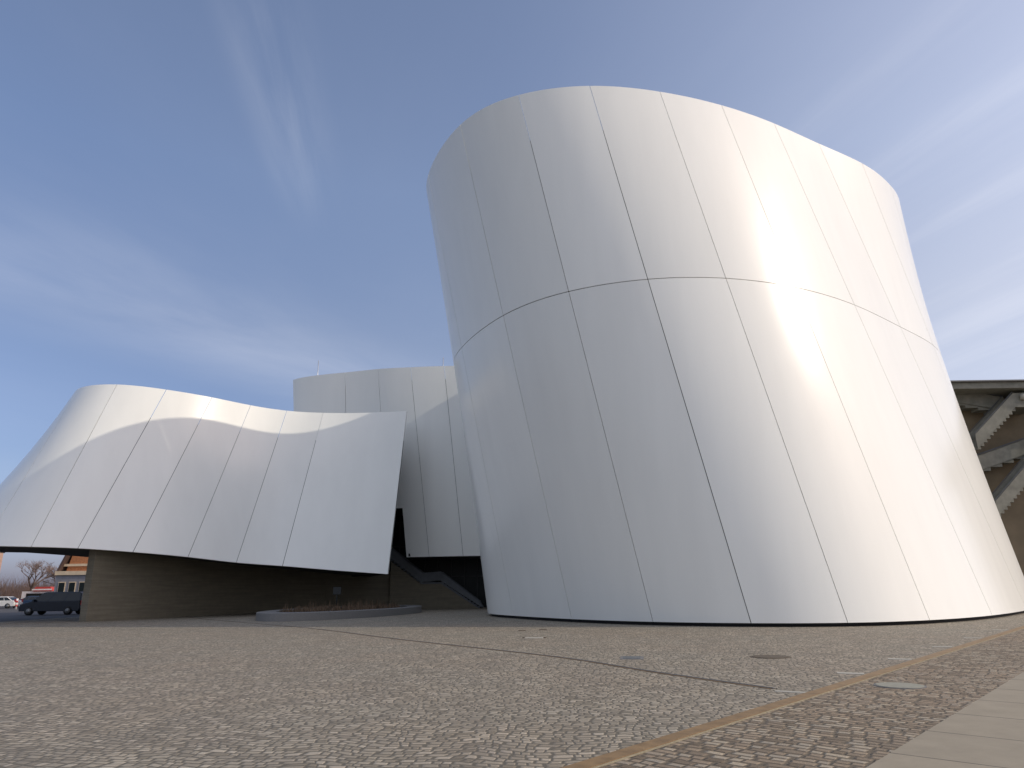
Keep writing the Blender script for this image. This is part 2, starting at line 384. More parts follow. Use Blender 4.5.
# ------------------------------------------------------------------ ground
def sheet(name, poly, z, mat):
    mb = MB(); mb.add([(x, y, z) for x, y in poly], [tuple(range(len(poly)))]); o = mb.build(name, mat, recalc=False)
    return tag(o, kind='structure')
bd = Vector((.672, .740)).normalized(); bn = Vector((bd.y, -bd.x)); b0 = Vector((.48, 7.04))
def bp(along, off): p = b0 + bd*along + bn*off; return (p.x, p.y)
sheet('ground', [(-1500, -1500), (1500, -1500), (1500, 1500), (-1500, 1500)], -.06, MAT['asphalt'])
BANDW = .20
sheet('plaza', [bp(-45, 0), bp(75, 0), (40, 140), (-33, 140)], 0, MAT['setts'])
sheet('cobbled_strip', [bp(-45, BANDW+.031), bp(-45, 2.047), bp(75, 2.047), bp(75, BANDW+.031)], -.002, MAT['coarse'])
sheet('pavement', [bp(-45, 2.05), bp(-45, 11), bp(75, 11), bp(75, 2.05)], .006, MAT['slabs'])
sheet('side_plaza', [bp(-45, 11.003), bp(-45, 50), bp(75, 50), bp(75, 11.003)], 0, MAT['setts'])
def strip(name, o0, o1, z0, z1, mat, label, cat):
    mb = MB()
    a, b, c, d = bp(-20, o0), bp(-20, o1), bp(60, o1), bp(60, o0)
    mb.prism([a, b, c, d], z0, z1); return tag(mb.build(name, mat), label, cat)
strip('metal_edging', .003, BANDW, -.05, .012, MAT['bronze'], 'long ochre metal strip dividing the fine setts from the coarse setts', 'edging')
strip('joint_line', BANDW+.003, BANDW+.022, -.05, .006, MAT['ivory'], 'thin ivory mortar line along the right side of the ochre strip', 'joint')

# drain channel across the plaza
dr = empty('drain_channel', (-8.4, 31.2, 0)); tag(dr, 'narrow dark slot drain running across the small setts', 'drain')
pts = [(-24, 52.6), (-20.2, 46.5), (-14.4, 38.9), (-8.4, 31.2), (-3.9, 24.3), (.6, 17.9), (2.3, 14.7), (3.98, 11.72)]
sp = spline(pts, np.linspace(0, 7, 60), False)
def ribbon(pts, w, z0, z1, off=0):
    mb = MB(); P = np.array(pts); d = np.gradient(P, axis=0); nn = np.stack([d[:, 1], -d[:, 0]], 1); nn /= np.linalg.norm(nn, axis=1)[:, None]
    n = len(P); A = P+nn*(off-w/2); B = P+nn*(off+w/2)
    vs = [(*A[i], z1) for i in range(n)]+[(*B[i], z1) for i in range(n)]+[(*A[i], z0) for i in range(n)]+[(*B[i], z0) for i in range(n)]
    fs = [(i, n+i, n+i+1, i+1) for i in range(n-1)]+[(i, i+1, 2*n+i+1, 2*n+i) for i in range(n-1)]+[(n+i, 3*n+i, 3*n+i+1, n+i+1) for i in range(n-1)]
    mb.add(vs, fs); return mb
p_ = [Vector((*p, 0)) for p in sp]
loc = Vector((-8.4, 31.2))
spl = sp-np.array(loc)
ribbon(spl, .075, -.04, .005).build('slot', MAT['gap'], dr)
ribbon(spl, .03, -.04, .008, .055).build('edge_rail', MAT['bronze'], dr)
ribbon(spl, .03, -.04, .008, -.055).build('edge_rail', MAT['kerb'], dr)
mb = MB(); mb.box((-.24, -.07, -.03), (.24, .07, .006)); o = mb.build('drain_end_cover', MAT['lightstone'])
o.location = (4.12, 11.36, 0); o.rotation_euler.z = R(-28); tag(o, 'short pale stone bar at the end of the slot drain beside the ochre strip', 'drain cover')

# white ground strips left of the band
strips = [(5.9, 13.6), (8.0, 15.9), (10.6, 18.6), (13.1, 21.3), (16.0, 24.6)]
lab = ['pale flush ground strip nearest the camera beside the ochre edging', 'second nearest pale ground strip beside the ochre edging',
       'middle pale ground strip of the five beside the ochre edging', 'fourth pale ground strip along the ochre edging, near the white wall',
       'farthest pale ground strip of the row, close to the white wall']
ang = math.atan2(bn.y, bn.x)
first = None
for (x, y), l in zip(strips, lab):
    if first is None:
        mb = MB(); mb.box((-.22, -.12, -.03), (.22, .12, .006)); o = mb.build('ground_strip', MAT['lightstone']); first = o
    else: o = first.copy(); col.objects.link(o)
    al = (Vector((x, y))-b0).dot(bd); q = bp(al, -.27); o.location = (q[0], q[1], 0); o.rotation_euler.z = ang+R(18)
    tag(o, l, 'ground strip', 'pale strips set in the paving along the ochre edging')
t = empty('ground_light', (.6, 23.86, 0), R(-8)); tag(t, 'pale rectangular plate with dark ends set in the setts before the white wall', 'ground light')
mb = MB(); mb.box((-.30, -.22, -.03), (.30, .22, .012)); mb.build('plate', MAT['lightstone'], t)
for s in (-1, 1):
    mb = MB(); mb.box((s*.34-.035, -.10, -.03), (s*.34+.035, .10, .022)); mb.build('end_cap', MAT['iron'], t)
def disc(r, z0, z1, n=40): 
    mb = MB(); mb.prism([(r*math.cos(2*math.pi*k/n), r*math.sin(2*math.pi*k/n)) for k in range(n)], z0, z1); return mb
t = empty('manhole_cover', (5.67, 16.7, 0)); tag(t, 'round brown iron manhole cover in the small setts', 'manhole')
disc(.44, -.03, .006).build('frame', MAT['iron'], t); disc(.38, -.02, .012).build('lid', MAT['iron'], t)
t = empty('manhole_cover', (6.0, 11.86, 0)); tag(t, 'round pale grey concrete manhole cover in the coarse setts', 'manhole')
disc(.37, -.03, .006).build('frame', MAT['kerb'], t); disc(.34, -.02, .012).build('lid', MAT['greycover'], t)
t = empty('utility_cover', (2.62, 16.9, 0), R(-10)); tag(t, 'square blue grey metal cover behind the slot drain', 'utility cover')
mb = MB(); mb.box((-.26, -.36, -.03), (.26, .36, .006)); mb.build('frame', MAT['kerb'], t)
mb = MB(); mb.box((-.19, -.28, -.02), (.19, .28, .012)); mb.build('lid', MAT['steel'], t)
mb = MB(); mb.box((-.14, -.1, -.02), (.14, .1, .02)); first = mb.build('small_floor_drain', MAT['iron'])
first.location = (.25, 27.9, 0); tag(first, 'left one of two small dark floor drains at the foot of the white hall', 'floor drain', 'small dark drains at the foot of the big hall')
o = first.copy(); col.objects.link(o); o.location = (1.05, 28.3, 0); tag(o, 'right one of two small dark floor drains at the foot of the white hall', 'floor drain')

# ------------------------------------------------------------------ great hall
H = 25.4; VM = .578
Bc = [(-.1, 39.0), (2.6, 34.0), (5.65, 30.35), (9.0, 28.25), (12.4, 27.6), (16.08, 28.7), (20.6, 31.9), (25.6, 36.9), (29.4, 41.6), (31.6, 46.6),
      (31.5, 52), (27.5, 56.5), (21.5, 58.8), (15, 59.3), (8.6, 57), (4.6, 54.4), (1.2, 51.4), (-1.0, 47.8), (-1.6, 43.4)]
Tc = [(-4.84, 36.75), (-2.58, 32.1), (.53, 29.8), (4.06, 29.2), (7.64, 29.7), (11.05, 30.8), (14.32, 32.35), (17.5, 34.2), (20.9, 36.2), (23.8, 38.6),
      (26.2, 42.4), (25.8, 48), (22.8, 53), (16.8, 57.4), (9.6, 55.2), (5.0, 50.2), (1.0, 46.9), (-2.7, 43.9), (-4.9, 40.6)]
bot = [(x, y, .14) for x, y in Bc]; top = [(x, y, H) for x, y in Tc]
n = len(bot)
hall = empty('museum_hall', (14, 42, 0)); tag(hall, 'tallest white museum hall with curved leaning metal panels rising from the setts', 'museum hall')
def rel(o, root): o.location = -Vector(root.location); return o
rel(cladding('cladding', bot, top, True, [0, VM, 1], list(range(n+1)), hall), hall)
rel(backing('backing', bot, top, True, 0, n, n*8, -.003, .90, .16, hall, MAT['gap']), hall)
ss = np.linspace(0, n, n*8, endpoint=False)
Tm = spline([(x, y) for x, y in Tc], ss, True); Bm = spline([(x, y) for x, y in Bc], ss, True); Rm = Bm+(Tm-Bm)*.9
cen = Rm.mean(0)
rel(cap('roof', [(*(cen+(p-cen)*.988), H*.9) for p in Rm], hall, MAT['roof']), hall)
mb = MB(); cB = Bm.mean(0); mb.prism([tuple(cB+(p-cB)*.985) for p in Bm], -.05, .2); rel(mb.build('plinth', MAT['gap'], hall), hall)

# ------------------------------------------------------------------ wave hall (left)
Lb = [(-37, 52, 4.5), (-36.5, 46.5, 4.5), (-34, 42.6, 4.4), (-30.3, 40.8, 4.27), (-27.34, 40.5, 4.16), (-25.28, 41.5, 4.1), (-22.85, 43, 3.93), (-20.42, 45, 3.69), (-18.21, 47.2, 3.4), (-15.65, 48.7, 3.19), (-12.3, 49.7, 2.88), (-8.74, 50.0, 2.59)]
Lt = [(x*13.45/12.45, y*13.45/12.45, 15) for x, y, _ in [(-29.5, 53, 14), (-30.0, 49, 14), (-29.3, 45.4, 14), (-27.3, 42.35, 14), (-24.5, 41.6, 14), (-22.06, 42.9, 14), (-19.98, 44.9, 14), (-18.2, 47.1, 14), (-16.2, 48.75, 14), (-13.8, 49.55, 14), (-10.8, 49.7, 14), (-7.66, 49.35, 14)]]
wave = empty('museum_wave_hall', (-22, 52, 0)); tag(wave, 'low white wavy hall on the left, overhanging a brown wall', 'museum hall')
rel(cladding('cladding', Lb, Lt, False, [0, 1], [0, 1, 2, 3, 4, 5, 6, 7, 8, 9, 11], wave, nv=10), wave)
rel(backing('backing', Lb, Lt, False, 0, 11, 88, .01, .80, .16, wave, MAT['gap']), wave)
B2 = spline(Lb, np.linspace(0, 11, 60), False); T2 = spline(Lt, np.linspace(0, 11, 60), False)
# solid body behind the skin
mid = B2+(T2-B2)*.8
def inward(P, d):
    g_ = np.gradient(P, axis=0); nn = np.stack([g_[:, 1], -g_[:, 0]], 1); nn /= np.linalg.norm(nn, axis=1)[:, None]
    Q = P.copy(); Q[:, :2] -= nn*d; return Q
mi = inward(mid, .2)
rel(cap('roof', [tuple(p) for p in mi]+[(-13.5, 61, 12.6), (-16, 67, 12.6), (-33, 64, 12.6)], wave, MAT['roof']), wave)
bi = inward(B2, .05)
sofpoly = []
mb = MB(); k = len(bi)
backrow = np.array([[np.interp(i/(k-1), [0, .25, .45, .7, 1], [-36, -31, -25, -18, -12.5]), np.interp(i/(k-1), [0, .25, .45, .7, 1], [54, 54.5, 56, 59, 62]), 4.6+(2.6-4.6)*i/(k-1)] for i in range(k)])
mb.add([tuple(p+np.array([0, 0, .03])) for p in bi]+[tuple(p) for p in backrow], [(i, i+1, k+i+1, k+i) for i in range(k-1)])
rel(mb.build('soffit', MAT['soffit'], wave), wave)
mb = MB()   # end return at the right-hand cut edge, and back walls
e0, e1 = Vector(Lb[-1]), Vector(Lt[-1])
bk0, bk1 = Vector((-13.5, 60, 2.6)), Vector((-13, 60, 13.5))
i0, i1 = e0+Vector((-.3, .12, 0)), e0.lerp(e1, .8)+Vector((-.3, .12, 0))
mb.add([i0, bk0, bk1, i1], [(0, 1, 2, 3)])
mb.add([tuple(p) for p in backrow]+[(p[0], p[1], 12) for p in backrow], [(i, i+1, k+i+1, k+i) for i in range(k-1)])
rel(mb.build('rear_wall', MAT['gap'], wave), wave)
mb = MB()   # thin bright edge return of the last sheet
mb.add([e0, e0+Vector((-.02, .35, 0)), e1+Vector((-.02, .35, 0)), e1], [(0, 1, 2, 3)])
o = rel(mb.build('edge_return', MAT['panel'], wave), wave)
# brown ground-floor wall
wl = [(-24.85, 42.6), (-23.4, 46.1), (-21.7, 51.5), (-19.3, 56.5), (-15.5, 60.2), (-10.3, 60.6)]
ws = spline(wl, np.linspace(0, 5, 40), False)
mb = MB(); nW = len(ws); g_ = np.gradient(ws, axis=0); nn = np.stack([g_[:, 1], -g_[:, 0]], 1); nn /= np.linalg.norm(nn, axis=1)[:, None]
tops = [float(np.interp(i/(nW-1), [0, .5, 1], [4.3, 4.0, 3.0])) for i in range(nW)]
in_ = ws-nn*.6
vs = [(*ws[i], -.05) for i in range(nW)]+[(*ws[i], tops[i]) for i in range(nW)]+[(*in_[i], -.05) for i in range(nW)]+[(*in_[i], tops[i]) for i in range(nW)]
fs = []
for i in range(nW-1):
    fs += [(i, i+1, nW+i+1, nW+i), (nW+i, nW+i+1, 3*nW+i+1, 3*nW+i), (2*nW+i, 3*nW+i, 3*nW+i+1, 2*nW+i+1)]
fs += [(0, nW, 3*nW, 2*nW), (nW-1, 3*nW-1, 4*nW-1, 2*nW-1)]
mb.add(vs, fs); rel(mb.build('ground_floor_wall', MAT['brownwall'], wave), wave)

# ------------------------------------------------------------------ rear hall
rear = empty('museum_rear_hall', (-6, 58, 0)); tag(rear, 'white hall with tall panels standing behind, between the wavy hall and the tallest hall', 'museum hall')
Ct = [(-18.6, 60, 18.45), (-18.3, 56, 18.48), (-13.56, 54.3, 18.55), (-10.73, 53.5, 18.55), (-8.05, 53, 18.5), (-5.36, 52.8, 18.5), (-2.5, 52.75, 18.45), (.4, 52.9, 18.45)]
# lower rim drops one storey right of the step
Cb2 = [(-17.2, 60, 3.86), (-16.9, 56, 3.86), (-12.6, 54.7, 3.86), (-9.3, 53.95, 3.86), (-6.32, 53.35, 3.86), (-3.78, 53.08, 3.86), (-1.2, 53.0, 3.86), (1.6, 53, 3.86)]
K = 1.07
Ct = [(x*K, y*K, EYE+(z-EYE)*K) for x, y, z in Ct]; Cb2 = [(x*K, y*K, EYE+(z-EYE)*K) for x, y, z in Cb2]
rel(cladding('cladding', [(p[0], p[1], p[2]) for p in Cb2], Ct, False, [.247, 1], [1, 2, 3, 3.42], rear, nv=8, nogap=(3.42,)), rear)
rel(cladding('cladding', [(p[0], p[1], p[2]) for p in Cb2], Ct, False, [0, 1], [3.42, 4, 5, 6, 7], rear, nv=8, nogap=(3.42,)), rear)
rel(backing('backing', Cb2, Ct, False, 1, 3.42, 24, .252, .93, .16, rear, MAT['gap']), rear)
rel(backing('backing', Cb2, Ct, False, 3.42, 7, 24, .004, .93, .16, rear, MAT['gap']), rear)
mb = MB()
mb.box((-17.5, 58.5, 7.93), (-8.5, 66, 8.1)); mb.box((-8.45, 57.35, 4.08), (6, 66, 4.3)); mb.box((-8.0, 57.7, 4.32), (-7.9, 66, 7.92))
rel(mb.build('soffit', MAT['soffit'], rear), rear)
mb = MB(); mb.prism([(-18.8, 65), (-18.5, 61), (-14, 58.9), (-8.6, 57.5), (0, 57.3), (6, 57.6), (6, 66), (-18, 66)], 18.0, 18.2); rel(mb.build('roof', MAT['roof'], rear), rear)
mb = MB(); mb.add([(-18.35, 60.0, 7.9), (-17.7, 66, 7.9), (-18.9, 66, 19.6), (-19.56, 59.95, 19.65)], [(0, 1, 2, 3)]); rel(mb.build('end_panel', MAT['panel'], rear), rear)
mb = MB(); mb.box((-18, 66, 0), (8, 66.3, 19)); rel(mb.build('rear_wall', MAT['gap'], rear), rear)
mb = MB(); mb.box((-14, 63.5, 0), (8, 63.56, 9)); gl = rel(mb.build('glazing', MAT['glassdark'], rear), rear)
mb = MB()
for i in range(19): mb.box((-13.6+i*1.15-.04, 63.36, 0), (-13.6+i*1.15+.04, 63.5, 9))
for z in (2.6, 5.2, 7.3): mb.box((-14, 63.38, z-.04), (8, 63.5, z+.04))
g2 = mb.build('mullion', MAT['mullion'], gl)
# antennas
for x, y, z0, hgt, l in ((-17.6, 60.6, 18.2, 3.0, 'taller thin lightning rod at the left end of the rear hall roof'), (-6.1, 59.3, 18.2, 2.7, 'short lightning rod on the rear hall roof next to the tallest hall')):
    t = empty('lightning_rod', (x, y, 18.2)); tag(t, l, 'lightning rod', 'lightning rods on the rear hall roof')
    mb = MB(); mb.tube([(0, 0, 0), (0, 0, hgt+.5)], [.05, .03], 6); mb.build('mast', MAT['rod'], t)
    mb = MB(); mb.prism([(-.2, -.2), (.2, -.2), (.2, .2), (-.2, .2)], 0, .12); mb.build('base', MAT['kerb'], t)
# staircase under the rear hall
st = empty('outdoor_staircase', (-6.5, 60, 0)); tag(st, 'dark grey stair with two flights and a landing climbing left under the rear hall', 'staircase')
prof = [(-12.0, 6.3), (-10.12, 4.75), (-7.6, 2.85), (-6.1, 2.95), (-2.9, .55)]
bal = [(x+6.5, z) for x, z in prof]
lo = [(x+6.5, z-.8) for x, z in [(-2.6, .8), (-6.2, 2.45+.6), (-7.7, 2.3+.6), (-10.12, 4.1+.65), (-12, 5.6+.6)]]
mb = MB(); mb.sideprism(bal+[(3.9, .0)]+lo[1:], -.06, .06); mb.build('balustrade', MAT['stairdark'], st)
mb = MB(); mb.sideprism(bal+[(3.9, .0)]+lo[1:], 1.84, 1.96); mb.build('balustrade', MAT['stairdark'], st)
mb = MB()
for k in range(13):
    f = k/13; x = -6.1+3.2*f+6.5; z = 2.1*(1-f); mb.box((x, .07, 0), (x+3.2/13, 1.83, max(z, .1)))
mb.box((-1.1, .07, 1.95), (.4, 1.83, 2.1))
for k in range(16):
    f = k/16; x = -1.1-4.4*f; z = 2.1+3.3*f; mb.box((x-4.4/16, .07, z-.12), (x, 1.83, z+.08))
mb.build('steps', MAT['stairdark'], st)
mb = MB(); mb.sideprism([(-3.78, 0), (3.5, 0), (.3, 2.1), (-1.1, 2.1), (-3.78, 4.0)], 2.0, 2.4); mb.build('side_wall', MAT['brownwall'], st)
mb = MB(); mb.sideprism([(-3.78, 0), (3.5, 0), (.4, 1.98), (-1.2, 1.95), (-3.78, 3.8)], -.02, .05); mb.build('side_wall', MAT['brownwall'], st)

# ------------------------------------------------------------------ planter
cx, cy, aa, bb = -11.1, 48.0, 8.8, 4.0; th = math.atan2(.98, .2)
def ell(sc, n=72, dx=0):
    r = []
    for k in range(n):
        t = 2*math.pi*k/n; e = aa*sc*math.cos(t); f = bb*sc*math.sin(t)*(1+.12*math.cos(t))
        r.append((e*math.cos(th)-f*math.sin(th), e*math.sin(th)+f*math.cos(th)))
    return r
pl = empty('planter', (cx, cy, 0)); tag(pl, 'low oval granite planter in front of the brown wall', 'planter')
o_, i_ = ell(1), ell(.80); n = 72
mb = MB(); vs = [(x, y, -.03) for x, y in o_]+[(x, y, .42) for x, y in o_]+[(x, y, .42) for x, y in i_]+[(x, y, .1) for x, y in i_]
fs = []
for k in range(n):
    j = (k+1) % n
    for q in range(3): fs.append((q*n+k, q*n+j, (q+1)*n+j, (q+1)*n+k))
mb.add(vs, fs); mb.build('kerb', MAT['kerb'], pl, bevel=.02)
mb = MB(); mb.add([(x, y, .33) for x, y in ell(.82)], [tuple(range(n))]); mb.build('soil', MAT['soil'], pl)
mb = MB(); rnd = random.Random(3)
for k in range(900):
    t = rnd.random()*2*math.pi; q = .74*math.sqrt(rnd.random())
    e = aa*q*math.cos(t); f = bb*q*math.sin(t); x = cx+e*math.cos(th)-f*math.sin(th); y = cy+e*math.sin(th)+f*math.cos(th)
    hgt = rnd.uniform(.15, .5)*(1.5 if rnd.random() < .12 else .8); a = rnd.random()*6.28; ln = rnd.uniform(0, .18)
    for _ in range(3):
        a += 2.1+rnd.random(); dx, dy = math.cos(a)*ln, math.sin(a)*ln; wx, wy = -math.sin(a)*.018, math.cos(a)*.018
        mb.add([(x-wx, y-wy, .3), (x+wx, y+wy, .3), (x+dx*.5+wx*.7, y+dy*.5+wy*.7, .3+hgt*.6), (x+dx*.5-wx*.7, y+dy*.5-wy*.7, .3+hgt*.6), (x+dx, y+dy, .3+hgt)], [(0, 1, 2, 3), (3, 2, 4)])
tag(mb.build('dry_grass', MAT['reed'], recalc=False), 'short reddish dry grass growing in the oval planter', 'grass', kind='stuff')
t = empty('notice_board', (-12.3, 50.5, .33)); tag(t, 'small grey notice board on a post in the oval planter', 'notice board')
mb = MB(); mb.tube([(0, 0, 0), (0, 0, 1.1)], .04, 8); mb.build('post', MAT['mullion'], t)
mb = MB(); mb.box((-.28, -.06, .95), (.28, -.02, 1.45)); mb.build('board', MAT['mullion'], t, bevel=.01)

# ------------------------------------------------------------------ right: neighbouring concrete building with stairs
MAT['conc'] = plain('weathered_grey_concrete', (.20, .195, .16), .85, scale=1.5, var=.2, bump=.006)
MAT['taupe'] = plain('brown_plaster', (.20, .158, .10), .85, scale=.6, var=.15)
MAT['greenm'] = plain('grey_green_column_paint', (.25, .29, .26), .6)
nb = empty('concrete_building', (50, 70, 0)); tag(nb, 'brown walled building with grey concrete roof slab behind the right edge of the tallest hall', 'building')
def nbx(mb, a, b): mb.box((a[0]-50, a[1]-70, a[2]), (b[0]-50, b[1]-70, b[2]))
mb = MB(); nbx(mb, (36, 68.2, 0), (80, 84, 19.2)); mb.build('wall', MAT['taupe'], nb)
mb = MB(); nbx(mb, (35.2, 64.4, 19.22), (81, 85, 19.85)); rf = mb.build('roof', MAT['conc'], nb, bevel=.04)
mb = MB(); nbx(mb, (35, 64.1, 19.86), (81.2, 85.2, 19.98)); mb.build('coping', MAT['kerb'], rf)
for x in (49.9, 58, 66):
    mb = MB(); nbx(mb, (x-.35, 65.2, 0), (x+.35, 65.9, 19.2)); mb.build('column', MAT['greenm'], nb, bevel=.03)
for z in (3.2, 9.6, 15.0):
    for x in (41.5, 53, 59.5):
        f = MB(); nbx(f, (x-1.3, 68.05, z-1.1), (x+1.3, 68.2, z+1.1)); fr = f.build('window', MAT['mullion'], nb)
        p = MB(); nbx(p, (x-1.2, 68.0, z-1.0), (x+1.2, 68.07, z+1.0)); p.build('pane', MAT['glassdark'], fr)
sc = empty('concrete_staircase', (47, 66, 0)); tag(sc, 'zigzag grey concrete stair on the brown building at the right edge', 'staircase')
def flight(x0, z0, x1, z1, y0, y1, name='flight'):
    """z = walking line; balustrade plates at each side; saw-tooth underside."""
    fl = None
    nst = max(4, int(abs(z1-z0)/.33))
    mb = MB()
    for k in range(nst):
        f0, f1 = k/nst, (k+1)/nst; xa, xb = x0+(x1-x0)*f0, x0+(x1-x0)*f1; zt = z0+(z1-z0)*(f1 if z1 > z0 else f0)
        mb.box((min(xa, xb)-47, y0+.13-66, zt-.75), (max(xa, xb)-47, y1-.13-66, zt))
    fl = mb.build(name, MAT['conc'], sc)
    for y in (y0, y1-.12):
        mb = MB(); mb.sideprism([(x0-47, z0-.35), (x1-47, z1-.35), (x1-47, z1+1.0), (x0-47, z0+1.0)], y-66, y-66+.12); mb.build('balustrade', MAT['conc'], fl)
        mb = MB(); mb.beam((x0-47, y-66+.06, z0+1.12), (x1-47, y-66+.06, z1+1.12), .05, .05); mb.build('handrail', MAT['stairdark'], fl)
flight(43.7, 13.9, 48.1, 17.9, 65.0, 66.5)      # up to the right landing
flight(48.1, 17.9, 43.2, 18.9, 66.55, 68.0)
flight(44.3, 8.9-1.3, 51.5, 14.3, 65.0, 66.5)
flight(51.5, 14.3, 43.3, 9.5+2.2, 66.55, 68.0)
mb = MB(); mb.box((1.1, -1.0, 17.5), (3.9, 2.1, 17.9)); ld = mb.build('landing', MAT['conc'], sc, bevel=.02)
mb = MB(); mb.box((1.1, -1.0, 17.91), (3.9, -.88, 18.9)); mb.build('balustrade', MAT['conc'], ld)
mb = MB(); mb.tube([(1.9, -1.15, 18.2), (1.9, -1.15, 18.7)], .28, 16); mb.build('lamp', MAT['lightstone'], ld)

# ------------------------------------------------------------------ cars
MAT['navy'] = plain('dark_navy_paint', (.012, .018, .03), .25, .2, var=.05)
MAT['white'] = plain('white_car_paint', (.75, .73, .68), .3, 0, var=.03)
MAT['tyre'] = plain('black_rubber', (.02, .02, .02), .85)
MAT['rim'] = plain('silver_rim', (.22, .22, .22), .45, .6)
MAT['carglass'] = plain('tinted_car_glass', (.015, .018, .02), .08)
MAT['lampglass'] = plain('headlight_glass', (.6, .6, .58), .15)
MAT['redlamp'] = plain('red_tail_light', (.35, .02, .02), .3)
MAT['blue'] = plain('blue_car_paint', (.04, .08, .15), .3, 0, var=.05)
def car(name, loc, rz, paint, lower, cabin, Wd, wheels, label, cat, group=None):
    """side profiles in metres, nose towards -x"""
    t = empty(name, loc, rz); tag(t, label, cat, group)
    L0 = [(x, z) for x, z in lower]; hw = Wd/2
    mb = MB()
    def loft(prof, rows):
        n = len(prof); vs = []
        for y, inset, in rows: 
            cxm = sum(p[0] for p in prof)/n; 
            for x, z in prof: vs.append((cxm+(x-cxm)*(1-inset), y, z))
        fs = [tuple(range(n)), tuple(range((len(rows)-1)*n, len(rows)*n))[::-1]]
        for r in range(len(rows)-1):
            for i in range(n): fs.append((r*n+i, (r+1)*n+i, (r+1)*n+(i+1) % n, r*n+(i+1) % n))
        mb.add(vs, fs)
    loft(L0, [(-hw, .03), (-hw*.93, .0), (hw*.93, .0), (hw, .03)])
    # tapered cabin
    n = len(cabin); zb = min(z for _, z in cabin); zt = max(z for _, z in cabin); vs = []
    for s in (-1, 1):
        for x, z in cabin: vs.append((x, s*(hw*.96-(z-zb)/(zt-zb)*hw*.17), z))
    mb.add(vs, [tuple(range(n)), tuple(range(n, 2*n))[::-1]]+[(i, n+i, n+(i+1) % n, (i+1) % n) for i in range(n)])
    body = mb.build('body', paint, t, bevel=.04)
    # side windows and windscreens, just proud of the cabin
    def yat(z): return hw*.96-(z-zb)/(zt-zb)*hw*.17+.006
    z0, z1 = zb+.06, zt-.09
    def xs(z):
        X = []
        for (xa, za), (xb, zb_) in zip(cabin, cabin[1:]+cabin[:1]):
            if (za-z)*(zb_-z) < 0: X.append(xa+(xb-xa)*(z-za)/(zb_-za))
        return min(X), max(X)
    a0, b0_ = xs(z0); a1, b1 = xs(z1)
    for s in (-1, 1):
        k = 3
        for i in range(k):
            f0, f1 = (i+.04)/k, (i+.96)/k
            q = [(a0+(b0_-a0)*f0*1+.06*(i == 0), s*yat(z0), z0), (a0+(b0_-a0)*f1-.06*(i == k-1), s*yat(z0), z0), (a1+(b1-a1)*f1-.06*(i == k-1), s*yat(z1), z1), (a1+(b1-a1)*f0+.06*(i == 0), s*yat(z1), z1)]
            m2 = MB(); m2.add(q+[(x, y-s*.02, z) for x, y, z in q], [(0, 1, 2, 3), (7, 6, 5, 4), (0, 4, 5, 1), (1, 5, 6, 2), (2, 6, 7, 3), (3, 7, 4, 0)]); m2.build('side_window', MAT['carglass'], t)
    for nm, xa, xb, sg in (('windscreen', a0, a1, -1), ('rear_window', b0_, b1, 1)):
        q = [(xa+sg*.012, -yat(z0)+.1, z0), (xa+sg*.012, yat(z0)-.1, z0), (xb+sg*.012, yat(z1)-.1, z1), (xb+sg*.012, -yat(z1)+.1, z1)]
        m2 = MB(); m2.add(q+[(x-sg*.02, y, z) for x, y, z in q], [(0, 1, 2, 3), (7, 6, 5, 4), (0, 4, 5, 1), (1, 5, 6, 2), (2, 6, 7, 3), (3, 7, 4, 0)]); m2.build(nm, MAT['carglass'], t)
    xmin = min(x for x, _ in L0); xmax = max(x for x, _ in L0)
    for s in (-1, 1):
        for wx, r in wheels:
            m2 = MB(); m2.tube([(wx, s*(hw-.2), r), (wx, s*(hw+.015), r)], r, 24); wh = m2.build('wheel', MAT['tyre'], t)
            m2 = MB(); m2.tube([(wx, s*(hw), r), (wx, s*(hw+.03), r)], r*.62, 18); m2.build('rim', MAT['rim'], wh)
        m2 = MB(); m2.box((xmin-.01, s*hw*.72-.17, .62), (xmin+.16, s*hw*.72+.17, .78)); m2.build('headlight', MAT['lampglass'], t, bevel=.02)
        m2 = MB(); m2.box((xmax-.1, s*hw*.82-.1, .75), (xmax+.012, s*hw*.82+.1, 1.1)); m2.build('tail_light', MAT['redlamp'], t)
        m2 = MB(); m2.box((a0+.2, s*(hw+.0), zb+.02), (a0+.34, s*(hw+.2), zb+.2)); m2.build('mirror', paint, t, bevel=.02)
    return t
vanL = [(-2.45, .32), (-2.5, .62), (-2.4, .88), (-1.55, 1.08), (2.4, 1.12), (2.45, .5), (2.4, .28)]
vanC = [(-1.6, 1.05), (-.75, 1.74), (-.5, 1.80), (2.1, 1.80), (2.36, 1.7), (2.42, 1.05)]
MAT['ink'] = MAT['navy']
car('parked_van', (-37.9, 60.5, -.06), R(2), MAT['navy'], vanL, vanC, 1.9, [(-1.6, .33), (1.5, .33)], 'dark blue van parked under the overhang of the wavy hall', 'van', 'vehicles beyond the wavy hall')
carL = [(-2.1, .3), (-2.15, .6), (-2.0, .78), (-1.0, .92), (1.9, .95), (2.1, .8), (2.12, .45), (2.05, .28)]
carC = [(-1.15, .9), (-.35, 1.36), (0, 1.44), (1.0, 1.42), (1.75, .93)]
car('parked_car', (-64.6, 92, -.06), R(3), MAT['white'], carL, carC, 1.75, [(-1.35, .31), (1.3, .31)], 'white hatchback car parked left of the dark van', 'car', 'vehicles beyond the wavy hall')
car('parked_car', (-65.0, 98, -.06), R(20), MAT['blue'], carL, carC, 1.75, [(-1.35, .31), (1.3, .31)], 'blue car half hidden behind the white hatchback', 'car', 'vehicles beyond the wavy hall')

